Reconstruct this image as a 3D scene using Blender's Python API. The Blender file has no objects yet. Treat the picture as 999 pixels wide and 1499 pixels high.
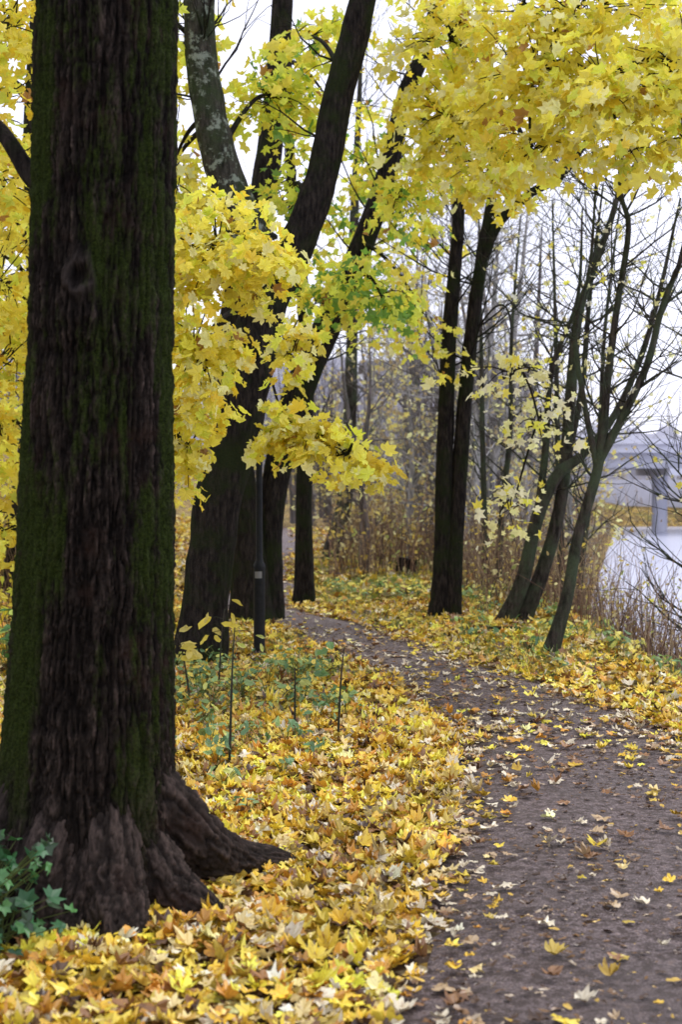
import bpy, math, random
import numpy as np
rng=np.random.default_rng(7); random.seed(7)
scene=bpy.context.scene
U=rng.uniform

# ---------------------------------------------------------------- helpers
def hash3(i,j,k):
    h=(i*374761393+j*668265263+k*2147483647)&0xffffffff
    h=((h^(h>>13))*1274126177)&0xffffffff
    h=((h^(h>>16))*2246822519)&0xffffffff
    return ((h^(h>>15))&0xffff)/65535.0
def vnoise(x,y,z=0.0):
    x,y,z=np.broadcast_arrays(np.asarray(x,float),np.asarray(y,float),np.asarray(z,float))
    xi,yi,zi=np.floor(x),np.floor(y),np.floor(z)
    fx,fy,fz=x-xi,y-yi,z-zi
    fx,fy,fz=[f*f*(3-2*f) for f in (fx,fy,fz)]
    xi,yi,zi=[(a.astype(np.int64)+5000) for a in (xi,yi,zi)]
    r=0
    for a in (0,1):
        for b in (0,1):
            for c in (0,1):
                w=(fx if a else 1-fx)*(fy if b else 1-fy)*(fz if c else 1-fz)
                r=r+w*hash3(xi+a,yi+b,zi+c)
    return r
def sstep(a,b,x):
    t=np.clip((x-a)/(b-a),0,1); return t*t*(3-2*t)

def make_mesh(name,V,Fs,mat,cols=None,smooth=True):
    me=bpy.data.meshes.new(name)
    V=np.asarray(V,dtype=np.float32)
    me.vertices.add(len(V)); me.vertices.foreach_set('co',V.ravel())
    loops=np.concatenate([f.ravel() for f in Fs]).astype(np.int32)
    tot=np.concatenate([np.full(len(f),f.shape[1]) for f in Fs])
    start=np.concatenate([[0],np.cumsum(tot)[:-1]]).astype(np.int32)
    me.loops.add(len(loops)); me.loops.foreach_set('vertex_index',loops)
    me.polygons.add(len(tot)); me.polygons.foreach_set('loop_start',start)
    me.polygons.foreach_set('use_smooth',np.full(len(tot),smooth))
    me.update(calc_edges=True); me.validate()
    if cols is not None:
        ca=me.color_attributes.new('Col','FLOAT_COLOR','POINT')
        c=np.ones((len(V),4),np.float32); c[:,:3]=cols
        ca.data.foreach_set('color',c.ravel())
    me.materials.append(mat)
    return me
def add_obj(name,me,parent=None,loc=(0,0,0)):
    o=bpy.data.objects.new(name,me); scene.collection.objects.link(o); o.location=loc
    if parent: o.parent=parent
    return o
def empty(name,loc=(0,0,0)):
    o=bpy.data.objects.new(name,None); scene.collection.objects.link(o); o.location=loc
    o.empty_display_size=.3
    return o
class Acc:
    def __init__(s): s.V=[];s.Q=[];s.T=[];s.C=[];s.n=0
    def add(s,V,F,C=None):
        (s.Q if F.shape[1]==4 else s.T).append(F+s.n); s.V.append(V); s.n+=len(V)
        if C is not None: s.C.append(C)
    def mesh(s,name,mat,smooth=True):
        Fs=[]
        if s.Q: Fs.append(np.concatenate(s.Q))
        if s.T: Fs.append(np.concatenate(s.T))
        return make_mesh(name,np.concatenate(s.V),Fs,mat,np.concatenate(s.C) if s.C else None,smooth)

def catmull(P,m):
    P=np.vstack([2*P[0]-P[1],P,2*P[-1]-P[-2]])
    out=[]
    for i in range(1,len(P)-2):
        t=np.linspace(0,1,m,endpoint=False)[:,None]
        a,b,c,d=P[i-1],P[i],P[i+1],P[i+2]
        out.append(.5*((2*b)+(c-a)*t+(2*a-5*b+4*c-d)*t*t+(3*b-a-3*c+d)*t**3))
    out.append(P[-2][None]); return np.vstack(out)
def grid_faces(nr,ns):
    i=np.arange(nr-1)[:,None]; j=np.arange(ns)[None,:]; j2=(j+1)%ns
    return np.stack([i*ns+j,i*ns+j2,(i+1)*ns+j2,(i+1)*ns+j],-1).reshape(-1,4)
def frames(C):
    T=np.gradient(C,axis=0); T/=np.linalg.norm(T,axis=1)[:,None]+1e-9
    n=np.array([1.,0,0]) if abs(T[0,0])<.9 else np.array([0,1.,0])
    N=np.empty_like(C)
    for i in range(len(C)):
        n=n-n.dot(T[i])*T[i]; n/=np.linalg.norm(n)+1e-9; N[i]=n
    return T,N,np.cross(T,N)
def tube(P,R,seg=8,m=1,rough=0,flare=0,fh=.25):
    P=np.array(P,float); R=np.array(R,float)
    if m>1:
        PR=catmull(np.hstack([P,R[:,None]]),m); C=PR[:,:3]; r=np.maximum(PR[:,3],.001)
    else: C,r=P,R
    T,N,B=frames(C)
    a=np.linspace(0,2*np.pi,seg,endpoint=False)[None,:]
    rr=np.repeat(r[:,None],seg,1)
    if flare:
        z=(C[:,2]-C[0,2])[:,None]
        ph=U(0,6)
        rr=rr*(1+flare*np.exp(-np.maximum(z,0)/fh)*(1+.45*np.cos(4*a+ph)+.3*np.cos(7*a+ph*2)))
    D=np.cos(a)[...,None]*N[:,None,:]+np.sin(a)[...,None]*B[:,None,:]
    if rough:
        Q=C[:,None,:]+D*r[:,None,None]
        s=1/np.maximum(r.mean(),.03)
        nz=vnoise(Q[...,0]*s,Q[...,1]*s,Q[...,2]*s*.7)*.6+vnoise(Q[...,0]*4*s,Q[...,1]*4*s,Q[...,2]*s*1.1)*.4
        rr=rr*(1+rough*(nz-.5)*2)
    V=(C[:,None,:]+D*rr[...,None]).reshape(-1,3)
    return V,grid_faces(len(C),seg)

def leaf_template(kind):
    if kind=='maple':
        pol=[(0,1.02),(13,.78),(20,.80),(32,.60),(42,.80),(52,.98),(66,.76),(78,.58),(92,.72),(108,.78),(128,.60),(158,.46),(180,.2)]
    elif kind=='maple_lo':
        pol=[(0,1.02),(27,.58),(52,.98),(80,.56),(108,.78),(150,.44),(180,.2)]
    else:
        pol=[(0,1.0),(20,.72),(45,.5),(90,.42),(140,.6),(180,.85)]
    pts=[(math.sin(math.radians(a))*r,math.cos(math.radians(a))*r) for a,r in pol]
    left=[(-x,y) for x,y in pts[1:-1]][::-1]
    ring=pts+left
    T=np.array([(0,0)]+ring); n=len(ring)
    F=np.array([(0,1+i,1+(i+1)%n) for i in range(n)])[:, ::-1]
    return T,F
TPL={k:leaf_template(k) for k in('maple','maple_lo','oval')}
def leaves(acc,pos,nrm,size,col,kind='maple',curl=.35,fold=.25,roll=0):
    T,F=TPL[kind]; N=len(pos)
    if N==0: return
    nrm=nrm/(np.linalg.norm(nrm,axis=1)[:,None]+1e-9)
    a=rng.normal(size=(N,3)); tx=np.cross(nrm,a); tx/=np.linalg.norm(tx,axis=1)[:,None]+1e-9
    ty=np.cross(nrm,tx)
    cu=(rng.normal(size=N)*curl)[:,None]; fo=(U(0,1,N)*fold)[:,None]; tw=(rng.normal(size=N)*curl*.6)[:,None]
    X=T[None,:,0]*(1+.18*rng.normal(size=(N,1))); Y=T[None,:,1]*np.ones((N,1))
    jit=1+rng.normal(size=(N,len(T)))*.08; X=X*jit; Y=Y*jit
    wob=rng.normal(size=(N,len(T)))*.08
    Z=-cu*(X**2+Y**2)*.6+fo*np.abs(X)+tw*X*Y+wob
    if roll:
        c_=(U(0,1,N)**2.5*roll)[:,None]; rr=X**2+Y**2
        Z=Z+c_*rr*.8; X=X*(1-.3*c_*rr); Y=Y*(1-.15*c_*rr)
    s=np.asarray(size)[:,None,None]
    V=pos[:,None,:]+s*(X[...,None]*tx[:,None]+Y[...,None]*ty[:,None]+Z[...,None]*nrm[:,None])
    FF=(F[None]+(np.arange(N)*len(T))[:,None,None]).reshape(-1,3)
    edge=np.ones((N,len(T),1)); edge[:,0]=.93
    C=col[:,None,:]*edge*(1+.07*rng.normal(size=(N,len(T),1)))
    acc.add(V.reshape(-1,3),FF,np.clip(C,0,1).reshape(-1,3))
def pick(pal,N,var=.12):
    c=np.array([p[0] for p in pal]); w=np.array([p[1] for p in pal],float); w/=w.sum()
    k=rng.choice(len(pal),N,p=w)
    return np.clip(c[k]*(1+var*rng.normal(size=(N,1))),.005,.95)
YEL=(.93,.81,.11); GOLD=(.90,.68,.06); YG=(.74,.80,.10); GRN=(.20,.38,.06); PALE=(.93,.88,.40); BRN=(.42,.22,.05); ORG=(.72,.36,.04)
P_YEL=[(YEL,6),(GOLD,1.0),(YG,1.1),(PALE,2.2),(BRN,.12)]
P_MIX=[(YEL,4),(YG,3.5),(GRN,.9),(GOLD,.3),(BRN,.1)]
P_GRN=[(YG,4),(GRN,2.6),(YEL,2.4)]
P_PALE=[(PALE,4),(YEL,1.5),((.9,.86,.58),3)]
P_LIT=[((.84,.55,.055),5),((.88,.69,.08),4.2),((.60,.30,.04),2.6),((.80,.64,.27),2.6),((.80,.72,.52),1.5),((.28,.14,.05),1.9),((.11,.06,.03),1.2),((.54,.40,.07),1.2)]

# ---------------------------------------------------------------- materials
def mat(name):
    m=bpy.data.materials.new(name); m.use_nodes=True; nt=m.node_tree; nt.nodes.clear()
    out=nt.nodes.new('ShaderNodeOutputMaterial'); return m,nt,out
def nd(nt,t,**k):
    n=nt.nodes.new(t)
    for a,b in k.items(): setattr(n,a,b)
    return n
def noise(nt,vec,scale,detail=4,rough=.6):
    n=nd(nt,'ShaderNodeTexNoise'); n.inputs['Scale'].default_value=scale; n.inputs['Detail'].default_value=detail; n.inputs['Roughness'].default_value=rough
    if vec: nt.links.new(vec,n.inputs['Vector'])
    return n.outputs['Fac']
def ramp(nt,fac,stops):
    r=nd(nt,'ShaderNodeValToRGB'); e=r.color_ramp.elements
    while len(e)>1: e.remove(e[-1])
    e[0].position=stops[0][0]; e[0].color=(*stops[0][1],1)
    for p,c in stops[1:]:
        x=e.new(p); x.color=(*c,1)
    nt.links.new(fac,r.inputs['Fac']); return r.outputs['Color']
def mixc(nt,fac,a,b,mode='MIX'):
    m=nd(nt,'ShaderNodeMix',data_type='RGBA',blend_type=mode)
    for s,v in ((m.inputs[0],fac),(m.inputs[6],a),(m.inputs[7],b)):
        if isinstance(v,(int,float)): s.default_value=v
        elif isinstance(v,tuple): s.default_value=(*v,1)
        else: nt.links.new(v,s)
    return m.outputs[2]
def coords(nt,sc=(1,1,1)):
    t=nd(nt,'ShaderNodeTexCoord'); m=nd(nt,'ShaderNodeMapping'); m.inputs['Scale'].default_value=sc
    nt.links.new(t.outputs['Object'],m.inputs['Vector']); return m.outputs['Vector']
def bump(nt,h,st,dist):
    b=nd(nt,'ShaderNodeBump'); b.inputs['Strength'].default_value=st; b.inputs['Distance'].default_value=dist
    nt.links.new(h,b.inputs['Height']); return b.outputs['Normal']
def principled(nt,out,col,rough=.8,spec=.3,normal=None,metal=0):
    p=nd(nt,'ShaderNodeBsdfPrincipled')
    if isinstance(col,tuple): p.inputs['Base Color'].default_value=(*col,1)
    else: nt.links.new(col,p.inputs['Base Color'])
    if isinstance(rough,(int,float)): p.inputs['Roughness'].default_value=rough
    else: nt.links.new(rough,p.inputs['Roughness'])
    p.inputs['Specular IOR Level'].default_value=spec; p.inputs['Metallic'].default_value=metal
    if normal: nt.links.new(normal,p.inputs['Normal'])
    nt.links.new(p.outputs[0],out.inputs['Surface']); return p

def leaf_mat(name,trans=.45,gloss=.06,grough=.45,spots=True):
    m,nt,out=mat(name)
    a=nd(nt,'ShaderNodeAttribute',attribute_name='Col'); c=a.outputs['Color']
    if spots:
        n=noise(nt,coords(nt),42,2)
        c=mixc(nt,1.0,c,ramp(nt,n,[(.28,(.5,.36,.26)),(.44,(1,1,1))]),'MULTIPLY')
    d=nd(nt,'ShaderNodeBsdfDiffuse'); t=nd(nt,'ShaderNodeBsdfTranslucent'); g=nd(nt,'ShaderNodeBsdfGlossy'); g.inputs['Roughness'].default_value=grough
    nt.links.new(c,d.inputs['Color']); nt.links.new(c,t.inputs['Color'])
    m1=nd(nt,'ShaderNodeMixShader'); m1.inputs[0].default_value=trans
    nt.links.new(d.outputs[0],m1.inputs[1]); nt.links.new(t.outputs[0],m1.inputs[2])
    if gloss<=0:
        nt.links.new(m1.outputs[0],out.inputs['Surface']); return m
    m2=nd(nt,'ShaderNodeMixShader'); m2.inputs[0].default_value=gloss
    nt.links.new(m1.outputs[0],m2.inputs[1]); nt.links.new(g.outputs[0],m2.inputs[2])
    nt.links.new(m2.outputs[0],out.inputs['Surface']); return m
M_leaf=leaf_mat('maple_leaf',.5,.03,spots=False)
M_litter=leaf_mat('fallen_leaf',.06,.06,.35)
M_green=leaf_mat('weed_leaf',.3,.05,spots=False)

def bark(name,dark,light,moss,mlo,mhi,sc=26,bd=.02,lichen=None):
    m,nt,out=mat(name)
    v=coords(nt,(1,1,.22)); n=noise(nt,v,sc,6,.72)
    v2=coords(nt); n2=noise(nt,v2,3.2,4,.62); n3=noise(nt,v2,55,3,.7)
    c=ramp(nt,n,[(.32,tuple(x*.3 for x in dark)),(.46,dark),(.68,light)])
    c=mixc(nt,ramp(nt,n2,[(mlo,(0,0,0)),(mhi,(.9,.9,.9))]),c,mixc(nt,n3,tuple(x*.3 for x in moss),moss))
    if lichen:
        n4=noise(nt,v2,9,5,.7)
        c=mixc(nt,ramp(nt,n4,[(.54,(0,0,0)),(.62,(.8,.8,.8))]),c,lichen)
    h=mixc(nt,.45,n,n3)
    principled(nt,out,c,.92,.08,bump(nt,h,1.0,bd)); return m
M_bark=bark('maple_bark',(.013,.011,.010),(.042,.034,.029),(.026,.036,.012),.46,.62,sc=34)
M_lich=bark('lichen_bark',(.030,.028,.022),(.08,.075,.06),(.05,.075,.03),.45,.66,lichen=(.24,.28,.22))
M_barkr=bark('riverside_bark',(.028,.024,.020),(.09,.075,.063),(.085,.11,.065),.42,.60,sc=22)
M_far=bark('hazed_far_bark',(.12,.105,.10),(.24,.21,.21),(.14,.16,.12),.5,.7,sc=10)  # paler bark: distance haze painted into the colour
M_pale=bark('birch_bark',(.26,.25,.24),(.6,.58,.56),(.16,.19,.13),.55,.7,sc=14)
m,nt,out=mat('old_maple_bark'); M_main=m
a=nd(nt,'ShaderNodeAttribute',attribute_name='Col')
sep=nd(nt,'ShaderNodeSeparateColor'); nt.links.new(a.outputs['Color'],sep.inputs[0])
v=coords(nt,(1,1,.3)); n=noise(nt,v,70,7,.75); v2=coords(nt); n3=noise(nt,v2,150,4,.75); n8=noise(nt,v2,5,4,.6)
hc=ramp(nt,sep.outputs[0],[(.0,(.002,.0017,.0015)),(.4,(.008,.0065,.0055)),(.75,(.024,.019,.016)),(.95,(.068,.052,.045))])  # furrows darkened by height: natural bark tone plus painted crevice shade
c=mixc(nt,1.0,hc,ramp(nt,n,[(.32,(.25,.24,.23)),(.72,(1.9,1.8,1.75))]),'MULTIPLY')
c=mixc(nt,ramp(nt,n8,[(.55,(0,0,0)),(.72,(.6,.6,.6))]),c,(.040,.022,.016))
c=mixc(nt,sep.outputs[1],c,mixc(nt,ramp(nt,n3,[(.35,(0,0,0)),(.7,(1,1,1))]),(.004,.007,.002),(.044,.066,.010)))
c=mixc(nt,sep.outputs[2],c,(.085,.068,.06))
principled(nt,out,c,.95,.08,bump(nt,mixc(nt,.5,n,n3),1.0,.010))

m,nt,out=mat('leafy_soil'); M_ground=m
v=coords(nt)
vo=nd(nt,'ShaderNodeTexVoronoi'); vo.inputs['Scale'].default_value=12; nt.links.new(v,vo.inputs['Vector'])
sp=nd(nt,'ShaderNodeSeparateColor'); nt.links.new(vo.outputs['Color'],sp.inputs[0])
lc=ramp(nt,sp.outputs[0],[(0,(.05,.03,.018)),(.3,(.16,.09,.03)),(.55,(.42,.25,.04)),(.8,(.60,.44,.07)),(1,(.60,.5,.3))])
n=noise(nt,v,2.5,5); n2=noise(nt,v,40,4,.7)
soil=ramp(nt,n2,[(.3,(.020,.013,.009)),(.7,(.09,.058,.038))])
c=mixc(nt,ramp(nt,n,[(.40,(.15,.15,.15)),(.58,(.85,.85,.85))]),soil,lc)
n4=noise(nt,v,.5,4); c=mixc(nt,ramp(nt,n4,[(.50,(0,0,0)),(.68,(.4,.4,.4))]),c,(.12,.17,.045))
principled(nt,out,c,.9,.2,bump(nt,n2,.6,.03))
m,nt,out=mat('gravel_path'); M_path=m
v=coords(nt); n=noise(nt,v,1.8,4); n2=noise(nt,v,120,4,.9); n5=noise(nt,v,22,6,.80)
c=ramp(nt,n2,[(.34,(.045,.034,.030)),(.5,(.14,.108,.098)),(.62,(.46,.39,.37))])
c=mixc(nt,1.0,c,ramp(nt,n,[(.3,(.74,.68,.68)),(.7,(1.25,1.2,1.25))]),'MULTIPLY')
c=mixc(nt,ramp(nt,n5,[(.45,(0,0,0)),(.56,(.85,.85,.85))]),c,(.050,.029,.020))
c=mixc(nt,ramp(nt,n5,[(.33,(.55,.55,.55)),(.42,(0,0,0))]),c,(.24,.14,.06))
principled(nt,out,c,ramp(nt,n,[(.35,(.45,.45,.45)),(.6,(.75,.75,.75))]),.4,bump(nt,mixc(nt,.5,n2,n5),1.0,.022))
m,nt,out=mat('river_water'); M_water=m
n=noise(nt,coords(nt,(1,.5,1)),2.5,4)
principled(nt,out,(.55,.57,.68),.25,.7,bump(nt,n,.25,.05))
def concrete(name,c0,c1):
    m,nt,out=mat(name); n=noise(nt,coords(nt),1.5,6)
    principled(nt,out,ramp(nt,n,[(.3,c0),(.7,c1)]),.85,.3); return m
M_conc=concrete('bridge_concrete',(.56,.57,.65),(.68,.69,.77))
m,nt,out=mat('painted_steel'); M_steel=m
n=noise(nt,coords(nt),20,4); principled(nt,out,ramp(nt,n,[(.3,(.007,.008,.009)),(.7,(.018,.02,.022))]),.6,.2)
m,nt,out=mat('lamp_glass'); M_glass=m; principled(nt,out,(.6,.6,.58),.3,.5)
m,nt,out=mat('sticker_paper'); M_stick=m; principled(nt,out,(.22,.22,.21),.6,.3)
def attr_mat(name,rough=.9):
    m,nt,out=mat(name); a=nd(nt,'ShaderNodeAttribute',attribute_name='Col')
    principled(nt,out,a.outputs['Color'],rough,.15); return m
M_stem=attr_mat('dry_stem')

# ---------------------------------------------------------------- terrain
PY=np.array([-8,0,3,4.17,5.5,6.7,8.3,9.5,11.1,13.3,15.1,16.4,17.5,22,27,33,45,70])
XL=np.array([-.5,-.1,.02,.12,.33,.50,.64,.62,.36,-.19,-.68,-1.3,-1.7,-2.5,-2.8,-2.5,-3.4,-9])
XR=np.array([3.0,2.9,2.75,2.65,2.5,2.42,2.25,1.98,1.5,.85,.32,-.2,-.62,-.80,-1.05,-.8,-1.6,-7])
def pl(y): return np.interp(y,PY,XL)
def pr(y): return np.interp(y,PY,XR)
def pdist(x,y):
    return np.maximum(pl(y)-x,x-pr(y))
def shore(y): return 4.8+.205*np.maximum(0,y-26)
def H(x,y):
    x=np.asarray(x,float); y=np.asarray(y,float)
    pd=pdist(x,y); off=sstep(.1,1.0,pd)
    z=off*((vnoise(x*1.3,y*1.3)-.5)*.10+(vnoise(x*4,y*4,3)-.5)*.035+.015)
    z=z+np.clip(-2.6-x,0,30)*.13*sstep(9,22,y)
    z=z+np.clip(y-60,0,200)*.012*(1-sstep(0,20,x))
    xs=shore(y)
    M=sstep(xs-2.4,xs+.7,x)*(1-sstep(88,95,y-.1*(x-15)))*(1-sstep(60,66,x-xs))
    return z*(1-M)-2.3*M
def axis(lo,a,b,hi,st,g=1.13):
    mid=list(np.arange(a,b,st)); r=[b]; s=st
    while r[-1]<hi: s*=g; r.append(r[-1]+s)
    l=[a]; s=st
    while l[-1]>lo: s*=g; l.append(l[-1]-s)
    return np.array(l[:0:-1]+mid+r)
xs=axis(-420,-3.5,5.5,420,.1); ys=axis(-40,2.5,20,650,.13,1.06)
X,Y=np.meshgrid(xs,ys); Z=H(X,Y)
nx,ny=len(xs),len(ys)
i=np.arange(ny-1)[:,None]; j=np.arange(nx-1)[None]
F=np.stack([i*nx+j,i*nx+j+1,(i+1)*nx+j+1,(i+1)*nx+j],-1).reshape(-1,4)
add_obj('ground',make_mesh('ground',np.stack([X,Y,Z],-1).reshape(-1,3),[F],M_ground))
yy=np.concatenate([np.arange(-6,20,.08),np.arange(20,60,.25)]); k=25
t=np.linspace(0,1,k)[None]
l=pl(yy)+(vnoise(yy*2.2,1)-.5)*.22+(vnoise(yy*9,1)-.5)*.08; r=pr(yy)+(vnoise(yy*2.2,9)-.5)*.22
X=l[:,None]*(1-t)+r[:,None]*t; Y=np.repeat(yy[:,None],k,1)
edge=np.minimum(t,1-t)*2
Z=.006+.03*sstep(0,.5,edge)+(vnoise(X*2.5,Y*2.5,5)-.5)*.016*sstep(0,.3,edge)
F=np.stack([(np.arange(len(yy)-1)[:,None])*k+np.arange(k-1)[None],(np.arange(len(yy)-1)[:,None])*k+np.arange(1,k)[None],
  (np.arange(1,len(yy))[:,None])*k+np.arange(1,k)[None],(np.arange(1,len(yy))[:,None])*k+np.arange(k-1)[None]],-1).reshape(-1,4)
add_obj('gravel_path',make_mesh('gravel_path',np.stack([X,Y,Z],-1).reshape(-1,3),[F],M_path))
V=np.array([(2.6,-40,-1.5),(420,-40,-1.5),(420,140,-1.5),(2.6,140,-1.5)])
add_obj('river',make_mesh('river',V,[np.array([[0,1,2,3]])],M_water))

# ---------------------------------------------------------------- leaf litter
def scatter(n,y0,y1,k=.42):
    y=np.sqrt(U(y0*y0,y1*y1,n)); x=U(-k,k,n)*y; return x,y
lit=Acc()
def litter(N,y0,y1,kind,smin,smax,kx=.42,base=1.0):
    x,y=scatter(N,y0,y1,kx); pd=pdist(x,y)
    patch=vnoise(x*1.6,y*1.6,7)*.6+vnoise(x*5,y*5,2)*.4
    onp=.020+.10*sstep(7.5,11.5,y)*(1-.75*sstep(12.5,15,y))
    wd=.09+.16*sstep(6,9,y)-.12*sstep(13,16,y)
    near=np.exp(np.minimum(pd,0)/wd)*.65*(.1+1.3*patch)
    p=np.where(pd>-.02,np.clip(.30+patch*1.35,0,1),onp*(0.2+1.7*patch)+near)
    p=np.where((x>pr(y))&(y>20),p*.8,p)
    keep=U(0,1,N)<p*base; x,y,pd=x[keep],y[keep],pd[keep]; n=len(x)
    z=H(x,y)+np.where(pd>0,U(.005,.05,n),np.where(pd>-.3,.035,.05))
    onpath=pd<-.05
    tilt=np.where(onpath,.10,.38)
    nr=np.stack([rng.normal(size=n)*tilt,rng.normal(size=n)*tilt,np.ones(n)],-1)
    col=pick(P_LIT,n,.16)*(.68+.62*vnoise(x*2.3,y*2.3,15))[:,None]
    col=np.where((onpath&(U(0,1,n)<.5))[:,None],pick([((.72,.64,.46),2),((.5,.36,.2),1),((.3,.16,.07),1.2)],n,.1),np.clip(col,0,.9))
    leaves(lit,np.stack([x,y,z],-1),nr,U(smin,smax,n)*np.where(onpath,.85,1),col,kind,.38,.4,.8)
litter(46000,3.0,9.5,'maple',.024,.064)
litter(36000,9.5,18,'maple_lo',.035,.068)
litter(28000,18,45,'maple_lo',.06,.10,.36)
# small broken leaf fragments trodden into the path
x,y=scatter(52000,3.2,15,.34); k=(pdist(x,y)<0)&(U(0,1,52000)<.12+vnoise(x*2,y*2,4)*.95); x,y=x[k],y[k]; n=len(x)
leaves(lit,np.stack([x,y,H(x,y)+.043],-1),np.stack([rng.normal(size=n)*.15,rng.normal(size=n)*.15,np.ones(n)],-1),.005+.022*U(0,1,n)**2,
  pick([((.075,.042,.024),6),((.20,.11,.045),3.5),((.6,.4,.08),.9),((.42,.33,.22),1.2)],n),'oval',.3,.3)
add_obj('fallen_leaves',lit.mesh('fallen_leaves',M_litter,False))

# ---------------------------------------------------------------- foliage clusters
def bez(a,b,sag,n=6):
    t=np.linspace(0,1,n)[:,None]; m=(a+b)/2+np.array([0,0,sag])+rng.normal(size=3)*.06*np.linalg.norm(b-a)
    return (1-t)**2*a+2*t*(1-t)*m+t*t*b
def cluster(tr,c,r,ns,nl,pal,attach=None,leaf=.078,sr=.26,kind='maple_lo',r0=.03,dens=1.45):
    c=np.array(c,float); r=np.array(r,float)*1.08; ns=int(ns*dens)
    if attach is not None:
        attach=np.array(attach,float); P=bez(attach,c,.25); tr['w'].add(*tube(P,np.linspace(r0,.009,6),6,3))
    d=rng.normal(size=(ns,3)); d/=np.linalg.norm(d,axis=1)[:,None]; rad=U(.1,1.15,ns)**.6
    cen=c+d*rad[:,None]*r
    for s in cen:
        st=c+(s-c)*U(0,.35)+rng.normal(size=3)*.04
        tr['w'].add(*tube(bez(st,s,.06,4),np.linspace(.008,.003,4),3))
        out=(s-c)/(np.linalg.norm(s-c)+1e-6)
        pn=np.array([out[0]*.5,out[1]*.5,1.0])+rng.normal(size=3)*.2; pn/=np.linalg.norm(pn)
        n=max(3,int(nl*U(.4,1.5))); a=rng.normal(size=(n,3)); a-=a.dot(pn)[:,None]*pn
        a/=np.linalg.norm(a,axis=1)[:,None]; R=sr*U(.1,1.25,n)**.7
        pos=s+a*R[:,None]+pn*rng.normal(size=(n,1))*.03; pos[:,2]-=R*R*1.1
        nr=pn*.7+a*.65+rng.normal(size=(n,3))*.5
        bias=rng.normal()*.09
        leaves(tr['l'],pos,nr,leaf*U(.55,1.15,n),np.clip(pick(pal,n,.08)*(1+bias),0,.95),kind,.35,.35)
def newtree(): return {'w':Acc(),'l':Acc()}
def finish(tr,name,loc,bm,lm=M_leaf,extra=None,limbs=None):
    e=empty(name,loc); off=np.array(loc,float)
    for nm,acc,mt in (('trunk_and_branches',tr['w'],bm),('foliage',tr['l'],lm),('lichened_limb',limbs,M_lich)):
        if acc and acc.V:
            acc.V=[v-off for v in acc.V]; add_obj(nm,acc.mesh(nm,mt,nm!='foliage'),e)
    for o in (extra or []): o.parent=e; o.location=-off
    return e
def grow(tr,p,d,L,r,lvl,maxl,spread=.8,up=.12,wander=.22,kids=(3,5),tips=None):
    n=6 if lvl<maxl else 4; pts=[np.array(p,float)]; d=np.array(d,float); d/=np.linalg.norm(d); ds=[d]
    for i in range(n):
        d=d+rng.normal(size=3)*wander*.5+np.array([0,0,up]); d=d/np.linalg.norm(d); ds.append(d)
        pts.append(pts[-1]+d*L/n)
    R=np.linspace(r,max(r*.3,.0022),n+1)
    tr['w'].add(*tube(pts,R,5 if r>.02 else 3,1))
    if tips is not None and lvl>=maxl-1: tips+= [pts[-1],pts[-2],pts[-3]]
    if lvl<maxl:
        for _ in range(random.randint(*kids)):
            k=random.randint(1,n); v=rng.normal(size=3); v-=v.dot(ds[k])*ds[k]; v/=np.linalg.norm(v)
            nd_=ds[k]+v*spread*U(.6,1.3)
            grow(tr,pts[k],nd_,L*U(.45,.75),R[k]*.62,lvl+1,maxl,spread,up,wander,kids,tips)
def stem(tr,P,R,seg=14,m=6,flare=0,rough=.07,twigs=0,tr_from=.4,tl=1.0,tips=None,bias=None,maxl=1,trr=.014,kids=(3,5),woodto=None):
    P=np.array(P,float); R=np.array(R,float); (woodto or tr['w']).add(*tube(P,R,seg,m,rough,flare))
    C=catmull(np.hstack([P,R[:,None]]),8)
    for _ in range(twigs):
        k=int(U(tr_from,1)*(len(C)-1)); k=min(k,len(C)-2)
        a=U(0,6.28); d=np.array([math.cos(a),math.sin(a),U(.1,1.0)])
        if bias is not None: d+=np.array(bias)
        grow(tr,C[k,:3],d,tl*U(.6,1.3),min(C[k,3]*.5,trr),0,maxl,.7,.08,.3,kids,tips=tips)
def base(x,y): return float(H(x,y))-.06

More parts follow.
